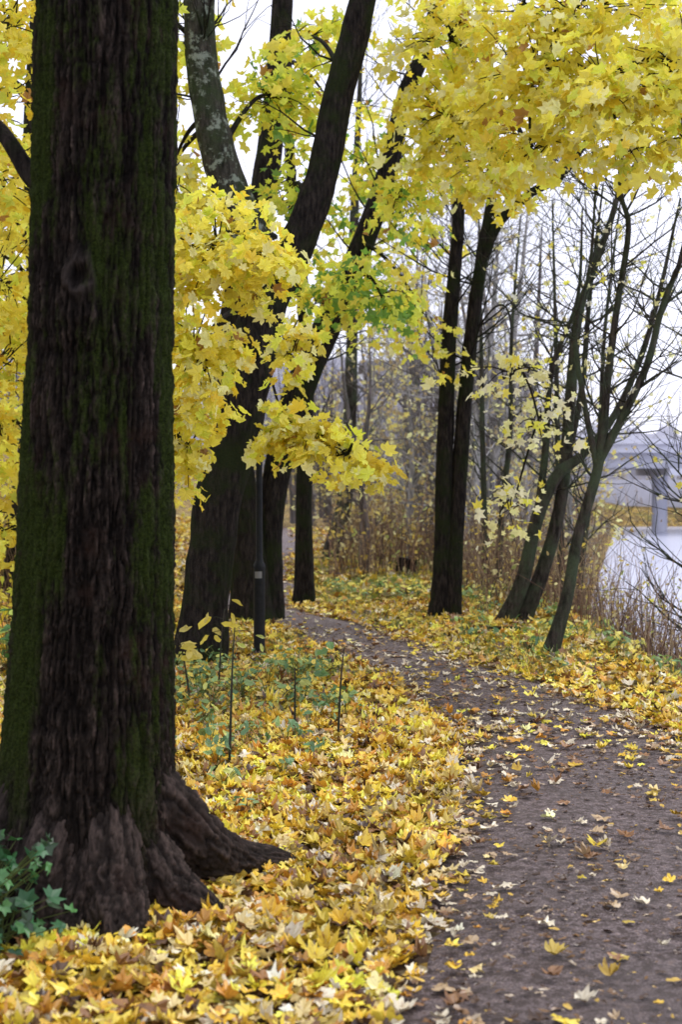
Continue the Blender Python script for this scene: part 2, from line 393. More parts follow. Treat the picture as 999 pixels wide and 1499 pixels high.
# ================= big foreground maple
ZC=np.array([-.12,.1,.35,.6,1.1,2.1,3.35,5.5,8.0])
XC=np.array([-.93,-.935,-.935,-.93,-.91,-.88,-.85,-.80,-.7]); RC=np.array([.35,.325,.305,.290,.268,.243,.236,.21,.14])
def trunk_grid(z,ns):
    a=np.linspace(0,2*np.pi,ns,endpoint=False)[None,:]; zz=z[:,None]
    cx=np.interp(z,ZC,XC)[:,None]; cy=5.2+.0*zz; r=np.interp(z,ZC,RC)[:,None]*np.ones_like(a)
    for ang,amp,w in ((-100,.13,.22),(-62,.15,.20),(-140,.17,.26),(-20,.12,.3),(35,.2,.25),(100,.15,.3),(165,.14,.25),(-118,.05,.1)):
        da=(a-math.radians(ang)+np.pi)%(2*np.pi)-np.pi
        r=r+amp*np.exp(-(da/w)**2)*(np.exp(-np.maximum(zz,0)/.17))
    r=r*(1+.05*(vnoise(np.cos(a)*1.6,np.sin(a)*1.6,zz*.9)-.5)*2)
    ca,sa=np.cos(a),np.sin(a)
    wx=(vnoise(ca*6,sa*6,zz*5)-.5)*1.3+(vnoise(ca*14,sa*14,zz*18)-.5)*.6
    u=ca*17+wx; w_=sa*17+wx
    n1=vnoise(u,w_,zz*3.2); n2=vnoise(u*2.2+7,w_*2.2,zz*13); n3=vnoise(u*4,w_*4,zz*42); n4=vnoise(u*9,w_*9,zz*100)
    rid=1-np.abs(2*n1-1); rid2=1-np.abs(2*n2-1)
    hgt=np.clip(1.25-(rid**2.2*.8+rid2**2.2*.6),0,1)
    hgt=np.clip(hgt*.64+n3*.30+n4*.24-.10,0,1)
    disp=.030*hgt
    kang=math.radians(-97); da=((a-kang+np.pi)%(2*np.pi)-np.pi)*.25; dv=zz-2.30
    wob=(vnoise(ca*12,sa*12,zz*12)-.5)*.5
    rho=np.sqrt(da**2*1.25+(dv*.85)**2)/.046
    rho=rho*(1+.3*(n3-.5)+wob)
    disp=disp*(1-np.exp(-rho**4*.3)*.6)+.024*np.exp(-(rho-1)**2*5)-.012*np.exp(-rho**2*4)+.02*np.exp(-rho**2*.3)
    disp=disp+.04*np.exp(-((da-.0)**2/.006+(zz-2.16)**2/.007))
    R=r+disp
    V=np.stack([cx+ca*R,cy+sa*R,zz+0*R],-1)
    mo=vnoise(ca*3,sa*3,zz*2.2)*.45+vnoise(ca*8,sa*8,zz*6)*.3+vnoise(ca*20,sa*20,zz*18)*.2+vnoise(ca*50,sa*50,zz*60)*.2
    side=.17*np.abs(ca)**2+.07*np.maximum(-ca,0)-.085
    mo=sstep(.55,.80,mo+side+.10*hgt)*.9*sstep(.1,.7,zz)
    kn=np.exp(-(rho-1)**2*8)*.5
    col=np.stack([np.clip(hgt-np.exp(-rho**2*6)*.3,0,1),mo*(1-kn),kn*(.1+.9*n3)+.12*np.exp(-zz/.3)*n3],-1)
    return V.reshape(-1,3),grid_faces(len(z),ns),col.reshape(-1,3)
acc=Acc()
zf=np.arange(-.12,3.7,.0042); V,Fq,C=trunk_grid(zf,400); acc.add(V,Fq,C)
V,Fq,C=trunk_grid(np.arange(3.695,8,.05),60); acc.add(V,Fq,C)
def root(P,R):
    P=np.array(P,float);R=np.array(R,float)
    PR=catmull(np.hstack([P,R[:,None]]),26); C=PR[:,:3]; r=PR[:,3]; T,N,B=frames(C); ns=90
    a=np.linspace(0,2*np.pi,ns,endpoint=False)[None]; D=np.cos(a)[...,None]*N[:,None]+np.sin(a)[...,None]*B[:,None]
    L=np.arange(len(C))[:,None]*.12
    wq=(vnoise(np.cos(a)*4,np.sin(a)*4,L*1.5)-.5)*1.2
    n1=vnoise(np.cos(a)*4.5+wq,np.sin(a)*4.5,L*.6); n2=vnoise(np.cos(a)*11,np.sin(a)*11+wq,L*2.5); n3=vnoise(np.cos(a)*25,np.sin(a)*25,L*9)
    h=np.clip(1.2-(1-np.abs(2*n1-1))**2*.6-(1-np.abs(2*n2-1))**2*.4,0,1)*.8+.25*n3
    rr=r[:,None]*(1+.36*(h-.5))
    V=C[:,None]+D*rr[...,None]; col=np.stack([np.clip(h*1.05,0,1),h*0,h*0+.05+.14*n3],-1)
    acc.add(V.reshape(-1,3),grid_faces(len(C),ns),col.reshape(-1,3))
root([(-.82,5.12,.62),(-.70,5.18,.42),(-.56,5.32,.23),(-.42,5.52,.11),(-.28,5.74,.05),(-.12,5.98,-.05)],[.10,.13,.115,.08,.05,.02])
root([(-.74,5.08,.30),(-.62,5.05,.13),(-.50,5.05,.05),(-.40,5.1,-.05)],[.10,.10,.07,.04])
root([(-.84,5.02,.5),(-.79,4.90,.22),(-.745,4.78,.06),(-.70,4.66,-.05)],[.08,.10,.085,.04])
root([(-.98,5.02,.5),(-1.03,4.90,.22),(-1.07,4.78,.06),(-1.12,4.62,-.06)],[.08,.11,.09,.05])
root([(-1.12,5.1,.5),(-1.26,5.05,.2),(-1.42,4.98,.03),(-1.6,4.9,-.06)],[.08,.11,.08,.04])
root([(-.90,4.98,.4),(-.91,4.88,.15),(-.92,4.80,.02),(-.93,4.7,-.06)],[.06,.075,.06,.03])
big=acc.mesh('trunk',M_main); bo=bpy.data.objects.new('trunk',big); scene.collection.objects.link(bo)
tr=newtree()
stem(tr,[(-1.05,5.25,2.62),(-1.15,5.28,2.72),(-1.24,5.3,2.86),(-1.36,5.35,2.98),(-1.7,5.5,3.3),(-2.2,5.9,3.7)],[.045,.036,.03,.028,.02,.01],8,4)
for c,at in (((-2.6,6.0,4.7),(-1.7,5.5,3.3)),((-1.6,5.6,6.2),(-.8,5.2,4.9)),((.0,5.6,7.4),(-.75,5.2,5.4)),((-.7,5.2,8.6),(-.7,5.2,7.9))):
    cluster(tr,c,(.9,.9,.6),22,20,P_YEL,at,r0=.06,dens=1)
finish(tr,'maple_tree',(-.93,5.2,0),M_bark,extra=[bo])

# ================= curved maple (second trunk)
bx,by=-1.20,12.1
def q(l,x0,y0): return [(x0+a,y0+b,c) for a,b,c in l]
tr=newtree(); limb=Acc()
stem(tr,q([(-.03,0,-.1),(0,0,.12),(.07,0,.73),(.15,0.02,1.43),(.33,.05,2.06),(.47,.05,2.76),(.60,.03,3.25)],bx,by),[.22,.21,.195,.2,.195,.195,.18],40,20,.22,.13)
stem(tr,q([(.58,.03,3.15),(.44,0,3.62),(.22,-.05,4.15),(.09,-.1,4.7),(.02,-.15,5.3),(.05,-.2,6.2),(.2,-.3,7.6)],bx,by),[.155,.16,.155,.14,.13,.12,.05],22,12,0,.10,twigs=8,tl=.9,woodto=limb)
stem(tr,q([(.55,.03,3.05),(.83,.05,3.6),(1.05,.05,4.21),(1.16,.05,4.79),(1.34,.0,5.45),(1.5,-.1,6.2),(1.7,-.3,7.6)],bx,by),[.16,.15,.135,.13,.12,.10,.05],30,14,0,.12,twigs=8,tl=.9)
A=lambda a,b,c:(bx+a,by+b,c)
cluster(tr,(-.80,9.6,3.12),(.42,.5,.34),30,21,P_YEL,A(.4,-.1,3.6),leaf=.064,sr=.22,kind='maple',r0=.035)
cluster(tr,(-.46,9.3,3.02),(.24,.3,.12),7,15,P_YEL,(-.8,9.6,3.2),leaf=.064,sr=.17,kind='maple',r0=.015)
cluster(tr,(-.98,9.8,2.45),(.28,.4,.42),24,19,P_YEL,A(.4,-.1,3.0),leaf=.064,sr=.19,kind='maple')
cluster(tr,(-1.14,10.2,1.85),(.22,.4,.36),16,19,P_YEL,A(.15,0,2.4),leaf=.064,sr=.18,kind='maple')
for c,r,n_ in (((-.42,10.5,1.98),(.20,.3,.16),8),((-.20,10.4,1.87),(.22,.3,.16),9),((.02,10.3,1.77),(.20,.28,.12),7),((.24,10.2,1.66),(.14,.2,.07),3)):
    cluster(tr,c,r,n_,17,P_YEL,A(.5,-.1,2.7) if n_==8 else (c[0]-.2,c[1]+.1,c[2]+.1),leaf=.07,sr=.18,kind='maple',r0=.014)
cluster(tr,(-.36,10.8,2.5),(.10,.25,.34),7,12,P_YEL,A(.6,-.1,3.2),leaf=.07,sr=.15,kind='maple',r0=.012)
cluster(tr,(-1.50,12.6,4.3),(.40,.6,.8),20,18,P_YEL,A(.1,-.1,4.6))
cluster(tr,(-1.7,12.4,5.5),(.7,.7,.5),17,18,P_MIX,A(.0,-.1,5.2))
cluster(tr,(-.62,12.8,5.0),(.42,.4,.38),17,16,P_MIX,A(.2,0,4.4))
cluster(tr,(-.34,13.2,5.65),(.5,.5,.22),9,15,P_MIX,A(1.2,0,5.0))
cluster(tr,(-.45,12.9,4.2),(.25,.4,.36),8,15,P_GRN,A(.9,0,3.9))
cluster(tr,(-1.75,14.6,2.4),(.45,.7,1.0),20,17,P_YEL,A(.1,.1,2.0))
cluster(tr,(-1.85,14.6,4.4),(.5,.7,.9),16,17,P_YEL,A(.1,.1,4.6))
for c,at in (((-1.6,12.2,7.6),(.1,-.2,6.6)),((.5,11.8,8.2),(1.6,-.2,7.0))):
    cluster(tr,c,(1.0,1.0,.6),20,18,P_YEL,A(*at),r0=.05,dens=1)
finish(tr,'maple_tree',(bx,by,0),M_bark,limbs=limb)

# ================= twin-stem maple behind (third)
bx,by=-.98,15.7
tr=newtree()
stem(tr,q([(0,0,-.1),(0,0,.1),(-.09,0,1.1),(-.28,0,2.6),(-.15,.05,3.6),(.05,.1,4.4),(.2,.1,5.3),(.32,.1,6.6),(.4,.1,8.6)],bx,by),[.25,.23,.19,.18,.17,.16,.14,.12,.06],20,8,.25,.08,twigs=14,tl=1.2)
stem(tr,q([(.15,.15,-.1),(.16,.15,.1),(.20,.15,1.25),(.45,.2,2.4),(.76,.2,3.15),(1.16,.2,4.05),(1.48,.2,4.95),(1.7,.2,5.85),(1.95,.2,6.5),(2.3,0,8.0)],bx,by),[.20,.18,.15,.17,.16,.135,.115,.10,.08,.03],18,8,.25,.08,twigs=14,tl=1.1)
A=lambda a,b,c:(bx+a,by+b,c)
cluster(tr,(.10,13.8,3.50),(.42,.5,.30),13,15,P_GRN,A(1.1,.1,3.9))
cluster(tr,(.40,13.4,3.25),(.2,.3,.18),6,14,[(GRN,2.0),(YG,3)],(.1,13.6,3.5))
cluster(tr,(-.25,13.9,3.3),(.22,.5,.3),6,14,P_MIX,A(.9,.1,3.5))
cluster(tr,(.20,17.0,3.9),(.8,.5,.7),18,15,P_MIX,A(1.1,.3,3.9))
cluster(tr,(.70,17.0,5.0),(.7,.6,.8),26,17,P_MIX,A(1.4,.3,4.8))
cluster(tr,(.48,13.2,4.15),(.20,.4,.3),7,16,P_MIX,A(1.4,.1,4.6))
cluster(tr,(1.02,12.8,4.72),(.52,.6,.5),36,18,P_YEL,A(1.7,.1,5.6),r0=.035)
cluster(tr,(1.30,12.2,4.25),(.42,.5,.25),16,17,P_YEL,(.98,12.8,4.8))
cluster(tr,(.95,12.6,5.5),(.6,.6,.4),24,17,P_YEL,A(1.8,.1,6.2))
cluster(tr,(.85,15.5,3.5),(.5,.5,.8),14,13,P_YEL,A(1.2,.1,4.2))
cluster(tr,(-.1,17.0,6.0),(.9,.6,.8),12,14,P_MIX,A(.4,.1,6.2))
for c,at in (((-.5,16,9.0),(.4,.1,8.4)),((1.2,16,8.6),(2.3,0,8.0))):
    cluster(tr,c,(1.0,1.0,.6),20,18,P_YEL,A(*at),r0=.05,dens=1)
finish(tr,'maple_tree',(bx,by,0),M_bark)

# ================= slim tree by the path
bx,by=-.47,18.0
tr=newtree()
stem(tr,q([(-.02,0,-.1),(0,0,.1),(.0,0,1.2),(.02,0,2.6),(.0,0,3.8),(-.15,0,5.2),(-.2,0,7.5)],bx,by),[.15,.13,.105,.10,.085,.065,.03],16,8,.4,.08,twigs=16,tl=1.2,tr_from=.35)
finish(tr,'slender_tree',(bx,by,0),M_bark)
bx,by=-.2,27.5
tr=newtree(); tips=[]
stem(tr,q([(0,0,-.2),(0,0,.1),(.26,0,1.1),(.36,0,2.4),(.42,0,4.6),(.45,0,6.5),(.6,0,10)],bx,by),[.2,.18,.15,.13,.11,.09,.03],12,6,.3,.08,twigs=26,tl=1.8,tr_from=.25,maxl=2,tips=tips)
tp=np.array(tips); tp=tp[rng.choice(len(tp),min(len(tp),260),False)]
leaves(tr['l'],tp,rng.normal(size=tp.shape)+np.array([0,0,.5]),U(.05,.08,len(tp)),pick(P_PALE,len(tp)),'maple_lo')
finish(tr,'leaning_tree',(bx,by,0),M_barkr)

# ================= right bank trees
bx,by=1.15,16.0
tr=newtree()
stem(tr,q([(-.03,0,-.1),(-.02,0,.1),(0,0,.8),(.02,0,1.95),(.06,0,3.1),(.13,0,4.0),(.17,0,4.7),(.1,-.1,6.4),(.2,-.2,8)],bx,by),[.14,.125,.105,.095,.085,.075,.065,.05,.02],16,8,.3,.10,twigs=12,tl=1.3)
stem(tr,q([(.09,-.02,-.1),(.09,-.02,.1),(.15,0,1.1),(.23,0,2.3),(.32,0,3.25),(.45,0,4.2),(.53,0,4.65),(.6,0,5.6),(.9,-.2,7)],bx,by),[.12,.11,.095,.085,.08,.07,.06,.045,.02],16,8,.3,.10,twigs=12,tl=1.3)
stem(tr,q([(.42,0,4.0),(.62,-.1,4.45),(.95,-.2,4.75),(1.3,-.25,4.95),(1.7,-.3,5.5),(2.2,-.5,6.0)],bx,by),[.06,.055,.05,.045,.03,.012],8,6,0,.05,twigs=12,tl=.9)
A=lambda a,b,c:(bx+a,by+b,c)
cluster(tr,(1.55,11.6,4.85),(.55,.6,.45),30,18,P_YEL,A(.9,-.2,5.3),r0=.035)
cluster(tr,(2.05,11.0,4.60),(.55,.6,.36),28,18,P_YEL,(1.6,11.6,4.9),r0=.03)
cluster(tr,(2.6,11.0,4.75),(.5,.6,.42),26,18,P_YEL,(2.0,11.0,4.6))
cluster(tr,(1.9,11.6,5.4),(.95,.8,.35),32,18,P_YEL,(1.7,11.6,4.9))
cluster(tr,(2.9,12.5,5.3),(.7,.8,.5),20,17,P_YEL,(2.6,11.2,4.8))
cluster(tr,(2.10,10.7,4.08),(.42,.4,.14),9,15,P_YEL,(2.05,11.0,4.6),r0=.015)
cluster(tr,(2.65,11.0,4.15),(.25,.4,.22),8,15,P_YEL,(2.6,11.0,4.7),r0=.015)
cluster(tr,(1.50,11.3,4.20),(.30,.4,.14),7,15,P_YEL,(1.55,11.6,4.8),r0=.015)
cluster(tr,(1.35,11.3,2.42),(.45,.3,.12),9,10,P_PALE,A(.4,0,3.3),leaf=.060,sr=.22,r0=.012,dens=1.3)
cluster(tr,(1.62,11.6,2.05),(.28,.3,.25),9,8,P_PALE,(1.35,11.3,2.5),leaf=.060,sr=.2,r0=.01,dens=1.2)
cluster(tr,(1.5,12.2,1.45),(.28,.3,.35),10,7,P_PALE,(1.62,11.6,2.1),leaf=.055,sr=.2,r0=.01,dens=1.1)
for c in ((2.2,13,7.3),(.9,15,8.4)):
    cluster(tr,c,(1.0,1.0,.6),18,18,P_YEL,A(.2,-.2,7.5),r0=.03,dens=1)
finish(tr,'maple_tree',(bx,by,0),M_bark)

bx,by=1.84,15.6
tr=newtree(); tips=[]
stem(tr,q([(-.05,0,-.1),(-.02,0,.05),(.15,0,.45),(.33,0,1.2),(.55,0,1.65),(.80,0,1.85),(1.15,-.1,2.3),(1.5,-.2,3.2),(1.8,-.3,4.6)],bx,by),[.10,.09,.08,.072,.068,.05,.04,.03,.012],12,6,.3,.08,twigs=14,tl=1.2,tips=tips,kids=(4,7))
stem(tr,q([(.18,.1,-.1),(.2,.1,.1),(.40,.1,.6),(.6,.1,1.4),(.70,.1,2.6),(.78,.1,3.4),(.98,.1,4.0),(1.2,.1,4.7),(1.3,.1,5.6)],bx,by),[.11,.095,.08,.07,.062,.05,.04,.03,.012],12,6,.3,.08,twigs=20,tl=1.1,tips=tips,kids=(4,7))
stem(tr,q([(.34,.1,1.25),(.42,.1,1.9),(.5,.2,2.8),(.8,.3,3.6),(.85,.3,4.6)],bx,by),[.045,.04,.03,.022,.01],8,5,0,.06,twigs=14,tl=1.0,tips=tips)
stem(tr,q([(.62,.1,1.6),(.85,.3,2.6),(.95,.4,3.6),(1.1,.4,4.9)],bx,by),[.04,.034,.026,.01],8,5,0,.06,twigs=12,tl=1.0,tips=tips)
tp=np.array(tips); tp=tp[rng.choice(len(tp),260,False)]
leaves(tr['l'],tp,rng.normal(size=tp.shape)+np.array([0,0,.6]),U(.03,.055,len(tp)),pick(P_PALE,len(tp)),'maple_lo')
finish(tr,'riverside_tree',(bx,by,0),M_barkr)

bx,by=1.87,12.6
tr=newtree(); tips=[]
stem(tr,q([(-.03,0,-.1),(0,0,.05),(.14,0,.55),(.24,0,1.1),(.42,0,1.75),(.49,0,2.45),(.57,0,3.1),(.67,0,3.8),(.60,0,4.2),(.7,0,5.2)],bx,by),[.085,.072,.056,.05,.046,.035,.03,.025,.018,.008],12,6,.3,.08,twigs=20,tl=.9,tips=tips,bias=(.3,0,.2),kids=(4,7),trr=.011)
stem(tr,q([(.42,0,1.75),(.62,-.05,2.15),(.82,-.1,2.6),(.95,-.1,3.1),(1.15,-.2,3.7),(1.3,-.2,4.6)],bx,by),[.042,.038,.033,.028,.02,.01],10,6,0,.06,twigs=20,tl=.9,tips=tips,bias=(.3,0,.2),kids=(4,7),trr=.011,tr_from=.1)
stem(tr,q([(.40,0,1.7),(.28,0,2.3),(.22,.1,2.9),(.35,.1,3.5),(.4,.1,4.3)],bx,by),[.03,.025,.02,.015,.008],8,5,0,.06,twigs=10,tl=.8,tips=tips,trr=.01)
tp=np.array(tips); tp=tp[rng.choice(len(tp),120,False)]
leaves(tr['l'],tp,rng.normal(size=tp.shape)+np.array([0,0,.6]),U(.03,.05,len(tp)),pick(P_PALE,len(tp)),'maple_lo')
finish(tr,'riverside_tree',(bx,by,0),M_barkr)
for bx,by,sx in ((3.45,14.2,-.4),(2.9,18.5,.1),(2.1,20.5,.3)):
    tr=newtree(); z0=base(bx,by); tips=[]
    for s in range(2):
        ln=U(-.3,.9)
        stem(tr,[(bx+s*.15,by,z0-.1),(bx+ln*.25+s*.2,by,z0+1.1),(bx+ln*.5+s*.3,by,z0+2.3),(bx+ln*.7+s*.3,by,z0+3.7),(bx+ln+s*.4,by,z0+5.4)],[.06,.045,.038,.026,.01],8,6,.2,.06,twigs=18,tl=1.1,kids=(4,6),bias=(sx,0,.1),tr_from=.15,tips=tips)
    tp=np.array(tips); tp=tp[rng.choice(len(tp),90,False)]
    leaves(tr['l'],tp,rng.normal(size=tp.shape)+np.array([0,0,.6]),U(.03,.055,len(tp)),pick(P_PALE,len(tp)),'maple_lo')
    finish(tr,'riverside_tree',(bx,by,0),M_barkr)

# ================= yellow maple at the left edge
bx,by=-3.7,12.4
tr=newtree(); z0=base(bx,by)
stem(tr,[(bx,by,z0-.2),(bx+.1,by,1.2),(bx+.3,by,3.0),(bx+.2,by,5.5),(bx+.3,by,8)],[.17,.15,.13,.09,.04],14,6,.3,.08,twigs=8,tl=1.2)
for z in (1.2,1.9,2.6,3.3,4.0,4.7,5.4,6.2):
    cluster(tr,(-2.85+U(-.1,.1),11.9+U(-.5,.5),z),(.5,.8,.42),15,18,[(YEL,6),(GOLD,2),(YG,1),(BRN,.2)],(bx+.2,by,z*.85+.2),leaf=.08,sr=.26)
    cluster(tr,(-4.2+U(-.3,.3),12.6,z+.4),(.9,.9,.45),8,16,[(YEL,6),(GOLD,2),(YG,1)],(bx+.2,by,z*.85+.2),leaf=.08,sr=.28,dens=1)
finish(tr,'maple_tree',(bx,by,0),M_bark)
for bx,by,s in ((-4.0,17.5,1.0),(-4.4,23,1.2),(-8.0,26,1.2)):
    tr=newtree(); z0=base(bx,by)
    stem(tr,[(bx,by,z0-.2),(bx+.1,by,z0+1.2),(bx+.3,by,z0+3.0),(bx+.2,by,z0+5.5),(bx+.3,by,z0+8)],[.2,.17,.15,.1,.04],14,6,.3,.08,twigs=8,tl=1.2)
    for k in range(12):
        a=U(0,6.28); zz=U(1.2,7.5); rr=U(.5,1.7)*s
        cluster(tr,(bx+.2+math.cos(a)*rr,by+math.sin(a)*rr,z0+zz),(.8*s,.8*s,.55),15,17,[(YEL,5),(GOLD,2),(YG,1.5),(BRN,.2)],(bx+.15,by,z0+zz*.85+.2),leaf=.09,sr=.32,dens=1.1)
    finish(tr,'maple_tree',(bx,by,0),M_bark)

# ================= distant bare trees (instanced)
def bare_variant(i,h,lp):
    tr=newtree(); tips=[]
    nst=random.choice((1,1,2))
    for s in range(nst):
        lean=U(-.16,.16)*h
        P=[(s*.2,0,-.3),(s*.25+lean*.15,0,h*.2),(lean*.4+s*.4,U(-.2,.2),h*.45),(lean*.8+s*.4,0,h*.75),(lean+s*.5,0,h)]
        stem(tr,P,[.09,.075,.06,.04,.01],6,4,.2,.05,twigs=22 if nst==1 else 14,tr_from=.15,tl=h*.22,maxl=2,tips=tips,trr=.024,kids=(3,5))
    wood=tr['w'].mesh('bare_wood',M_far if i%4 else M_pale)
    lf=None
    if lp:
        tp=np.array(tips); n=min(len(tp),lp); tp=tp[rng.choice(len(tp),n,False)]+rng.normal(size=(n,3))*.06
        leaves(tr['l'],tp,rng.normal(size=tp.shape)+np.array([0,0,.4]),U(.05,.09,n),pick([((.85,.74,.2),3),((.62,.48,.2),3),((.45,.36,.2),2),(PALE,3)],n),'maple_lo')
        lf=tr['l'].mesh('bare_leaf',M_leaf,False)
    return wood,lf
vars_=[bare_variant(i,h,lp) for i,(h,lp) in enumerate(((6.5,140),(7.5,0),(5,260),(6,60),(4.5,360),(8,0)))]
woods=empty('distant_woodland',(0,40,0))
def plant_tree(x,y,sc=None,var=None):
    w,l=var or random.choice(vars_); sc=sc or U(.7,1.15); rz=U(0,6.28)
    for nm,me in (('bare_tree',w),('bare_tree_leaves',l)):
        if me:
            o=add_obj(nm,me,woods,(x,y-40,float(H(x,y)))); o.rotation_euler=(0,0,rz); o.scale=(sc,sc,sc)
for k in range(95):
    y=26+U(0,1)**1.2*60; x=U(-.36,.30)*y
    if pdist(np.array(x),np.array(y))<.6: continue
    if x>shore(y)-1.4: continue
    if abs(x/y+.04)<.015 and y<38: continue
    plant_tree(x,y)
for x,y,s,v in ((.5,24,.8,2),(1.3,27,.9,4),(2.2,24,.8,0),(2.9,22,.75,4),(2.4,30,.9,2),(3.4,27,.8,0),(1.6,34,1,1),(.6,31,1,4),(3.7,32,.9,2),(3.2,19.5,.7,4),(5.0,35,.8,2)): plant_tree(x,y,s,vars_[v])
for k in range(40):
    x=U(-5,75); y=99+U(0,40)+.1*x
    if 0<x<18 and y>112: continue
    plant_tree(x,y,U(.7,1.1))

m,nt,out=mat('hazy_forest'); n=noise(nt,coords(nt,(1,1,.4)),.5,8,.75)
principled(nt,out,ramp(nt,n,[(.3,(.30,.30,.36)),(.5,(.42,.42,.49)),(.7,(.52,.52,.56))]),1,.0)  # aerial haze painted into the blue-grey hill colour
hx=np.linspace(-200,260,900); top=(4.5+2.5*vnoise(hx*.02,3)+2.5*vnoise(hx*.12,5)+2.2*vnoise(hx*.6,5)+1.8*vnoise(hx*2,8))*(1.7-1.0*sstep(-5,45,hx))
rows=[(170,-1,0),(171,.5,.35),(173,.8,.7),(176,1,1),(184,1,1.04),(200,0,0)]
V=np.concatenate([np.stack([hx,np.full_like(hx,a)+vnoise(hx*.5,a)*4,np.where(b<0,-3,top*c)],-1) for a,b,c in rows])
k=len(hx); F=np.concatenate([np.stack([i*k+np.arange(k-1),i*k+np.arange(1,k),(i+1)*k+np.arange(1,k),(i+1)*k+np.arange(k-1)],-1) for i in range(len(rows)-1)])
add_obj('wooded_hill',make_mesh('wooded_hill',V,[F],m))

# ================= bridge
def box(acc,x0,x1,y0,y1,z0,z1):
    V=np.array([(x0,y0,z0),(x1,y0,z0),(x1,y1,z0),(x0,y1,z0),(x0,y0,z1),(x1,y0,z1),(x1,y1,z1),(x0,y1,z1)],float)
    F=np.array([(0,3,2,1),(4,5,6,7),(0,1,5,4),(1,2,6,5),(2,3,7,6),(3,0,4,7)]); acc.add(V,F)
def parts(root_,org):
    def part(name,fn,mt):
        a=Acc(); fn(a); a.V=[v-np.array(org) for v in a.V]; add_obj(name,a.mesh(name,mt,False),root_)
    return part
br=empty('road_bridge',(30,82,0)); part=parts(br,(30,82,0))
part('deck',lambda a:(box(a,12,95,78,88,3.0,3.45),box(a,12,95,77.7,78.3,3.46,3.75)),M_conc)
part('girders',lambda a:[box(a,12.2,94,yy_,yy_+.8,2.15,2.998) for yy_ in (78.6,82.5,86.4)],concrete('girder_concrete',(.42,.43,.50),(.52,.53,.60)))
def piers(a):
    for x in (18.6,34,50,66,82):
        V,F=tube([(x,82.9,-2.6),(x,82.9,1.75)],[.45,.45],16); a.add(V,F)
        box(a,x-.5,x+.5,78.3,87.6,1.75,2.148)
part('piers',piers,M_conc)
part('abutment',lambda a:(box(a,7.5,11.9,77.5,88.5,-1,3.45),box(a,17,80,95,96,-1.8,1.5)),M_conc)
def rail(a):
    for x in np.arange(12,95,2.0): box(a,x,x+.06,77.9,77.96,3.75,4.5)
    box(a,12,95,77.88,77.97,4.5,4.56)
part('railing',rail,M_conc)

# ================= pale apartment block across the river bend
bd=empty('apartment_building',(9.5,128,0)); part=parts(bd,(9.5,128,0))
part('walls',lambda a:box(a,2,17,124,134,-.5,11.4),concrete('rendered_wall',(.42,.42,.50),(.50,.50,.58)))
part('roof',lambda a:(box(a,1.6,17.4,123.6,134.4,11.4,11.8),box(a,6,8,127,129,11.8,13.2)),concrete('roof_felt',(.25,.25,.30),(.30,.30,.35)))
def wins(a):
    for fl in range(4):
        for k in range(6):
            x0=3+k*2.35; z0=.9+fl*2.75; box(a,x0,x0+1.3,123.93,124.0,z0,z0+1.4)
m,nt,out=mat('window_glass'); principled(nt,out,(.10,.11,.14),.15,.6); M_win=m
part('windows',wins,M_win)
def sills(a):
    for fl in range(4):
        for k in range(6):
            x0=3+k*2.35; z0=.9+fl*2.75; box(a,x0-.1,x0+1.4,123.85,123.997,z0-.12,z0-.004); box(a,x0+.62,x0+.68,123.9,123.928,z0,z0+1.4)
part('window_sills',sills,M_conc)
part('door',lambda a:box(a,16.0,16.9,123.94,123.998,-.3,1.9),M_win)

# ================= street lamp
lx,ly=-.735,12.75; z0=float(H(lx,ly))
lamp=empty('street_lamp',(lx,ly,z0))
def lathe(name,prof,mt,seg=24):
    a=np.linspace(0,2*np.pi,seg,endpoint=False)
    V=np.concatenate([np.stack([np.cos(a)*r,np.sin(a)*r,np.full(seg,z)],-1) for z,r in prof])
    return add_obj(name,make_mesh(name,V,[grid_faces(len(prof),seg)],mt),lamp)
lathe('base_plate',[(-.05,.0),(-.05,.11),(.03,.11),(.035,.075),(.06,.06)],M_steel)
lathe('post',[(.04,.052),(.80,.052),(.82,.056),(.84,.052),(.87,.036),(.9,.031),(3.45,.026),(3.46,.04),(3.5,.04),(3.52,.0)],M_steel)
lathe('lantern_glass',[(3.52,.05),(3.54,.08),(3.74,.12),(3.76,.12)],M_glass)
lathe('lantern_cap',[(3.755,.0),(3.757,.17),(3.78,.17),(3.83,.10),(3.87,.03),(3.9,.0)],M_steel)
V,F=tube([(0,0,.72),(0,0,.78)],[.0535,.0535],24); add_obj('sticker',make_mesh('sticker',V,[F[15:20]],M_stick),lamp)

# ================= thickets, grass, weeds
def stems(acc,x,y,h,r,col,lean=.35,K=5,drop=0.0):
    n=len(x); z=H(x,y); t=np.linspace(0,1,K)[None,:]
    a=U(0,6.28,n); ln=np.abs(rng.normal(size=n))*lean*h
    wx=rng.normal(size=(n,K))*.02*h[:,None]; wx[:,0]=0
    cx=x[:,None]+np.cos(a)[:,None]*ln[:,None]*t**1.6+wx
    cy=y[:,None]+np.sin(a)[:,None]*ln[:,None]*t**1.6
    cz=z[:,None]-.03+h[:,None]*(t-drop*t*t)
    rr=r[:,None]*(1-.75*t)
    ang=np.array([0,2.1,4.2])
    V=np.stack([cx[...,None]+rr[...,None]*np.cos(ang),cy[...,None]+rr[...,None]*np.sin(ang),cz[...,None]+0*ang],-1)
    base_=(np.arange(n)*K*3)[:,None,None]; F=grid_faces(K,3)[None]+base_
    acc.add(V.reshape(-1,3),F.reshape(-1,4),np.repeat(col,K*3,0))
    return np.stack([cx,cy,cz],-1)
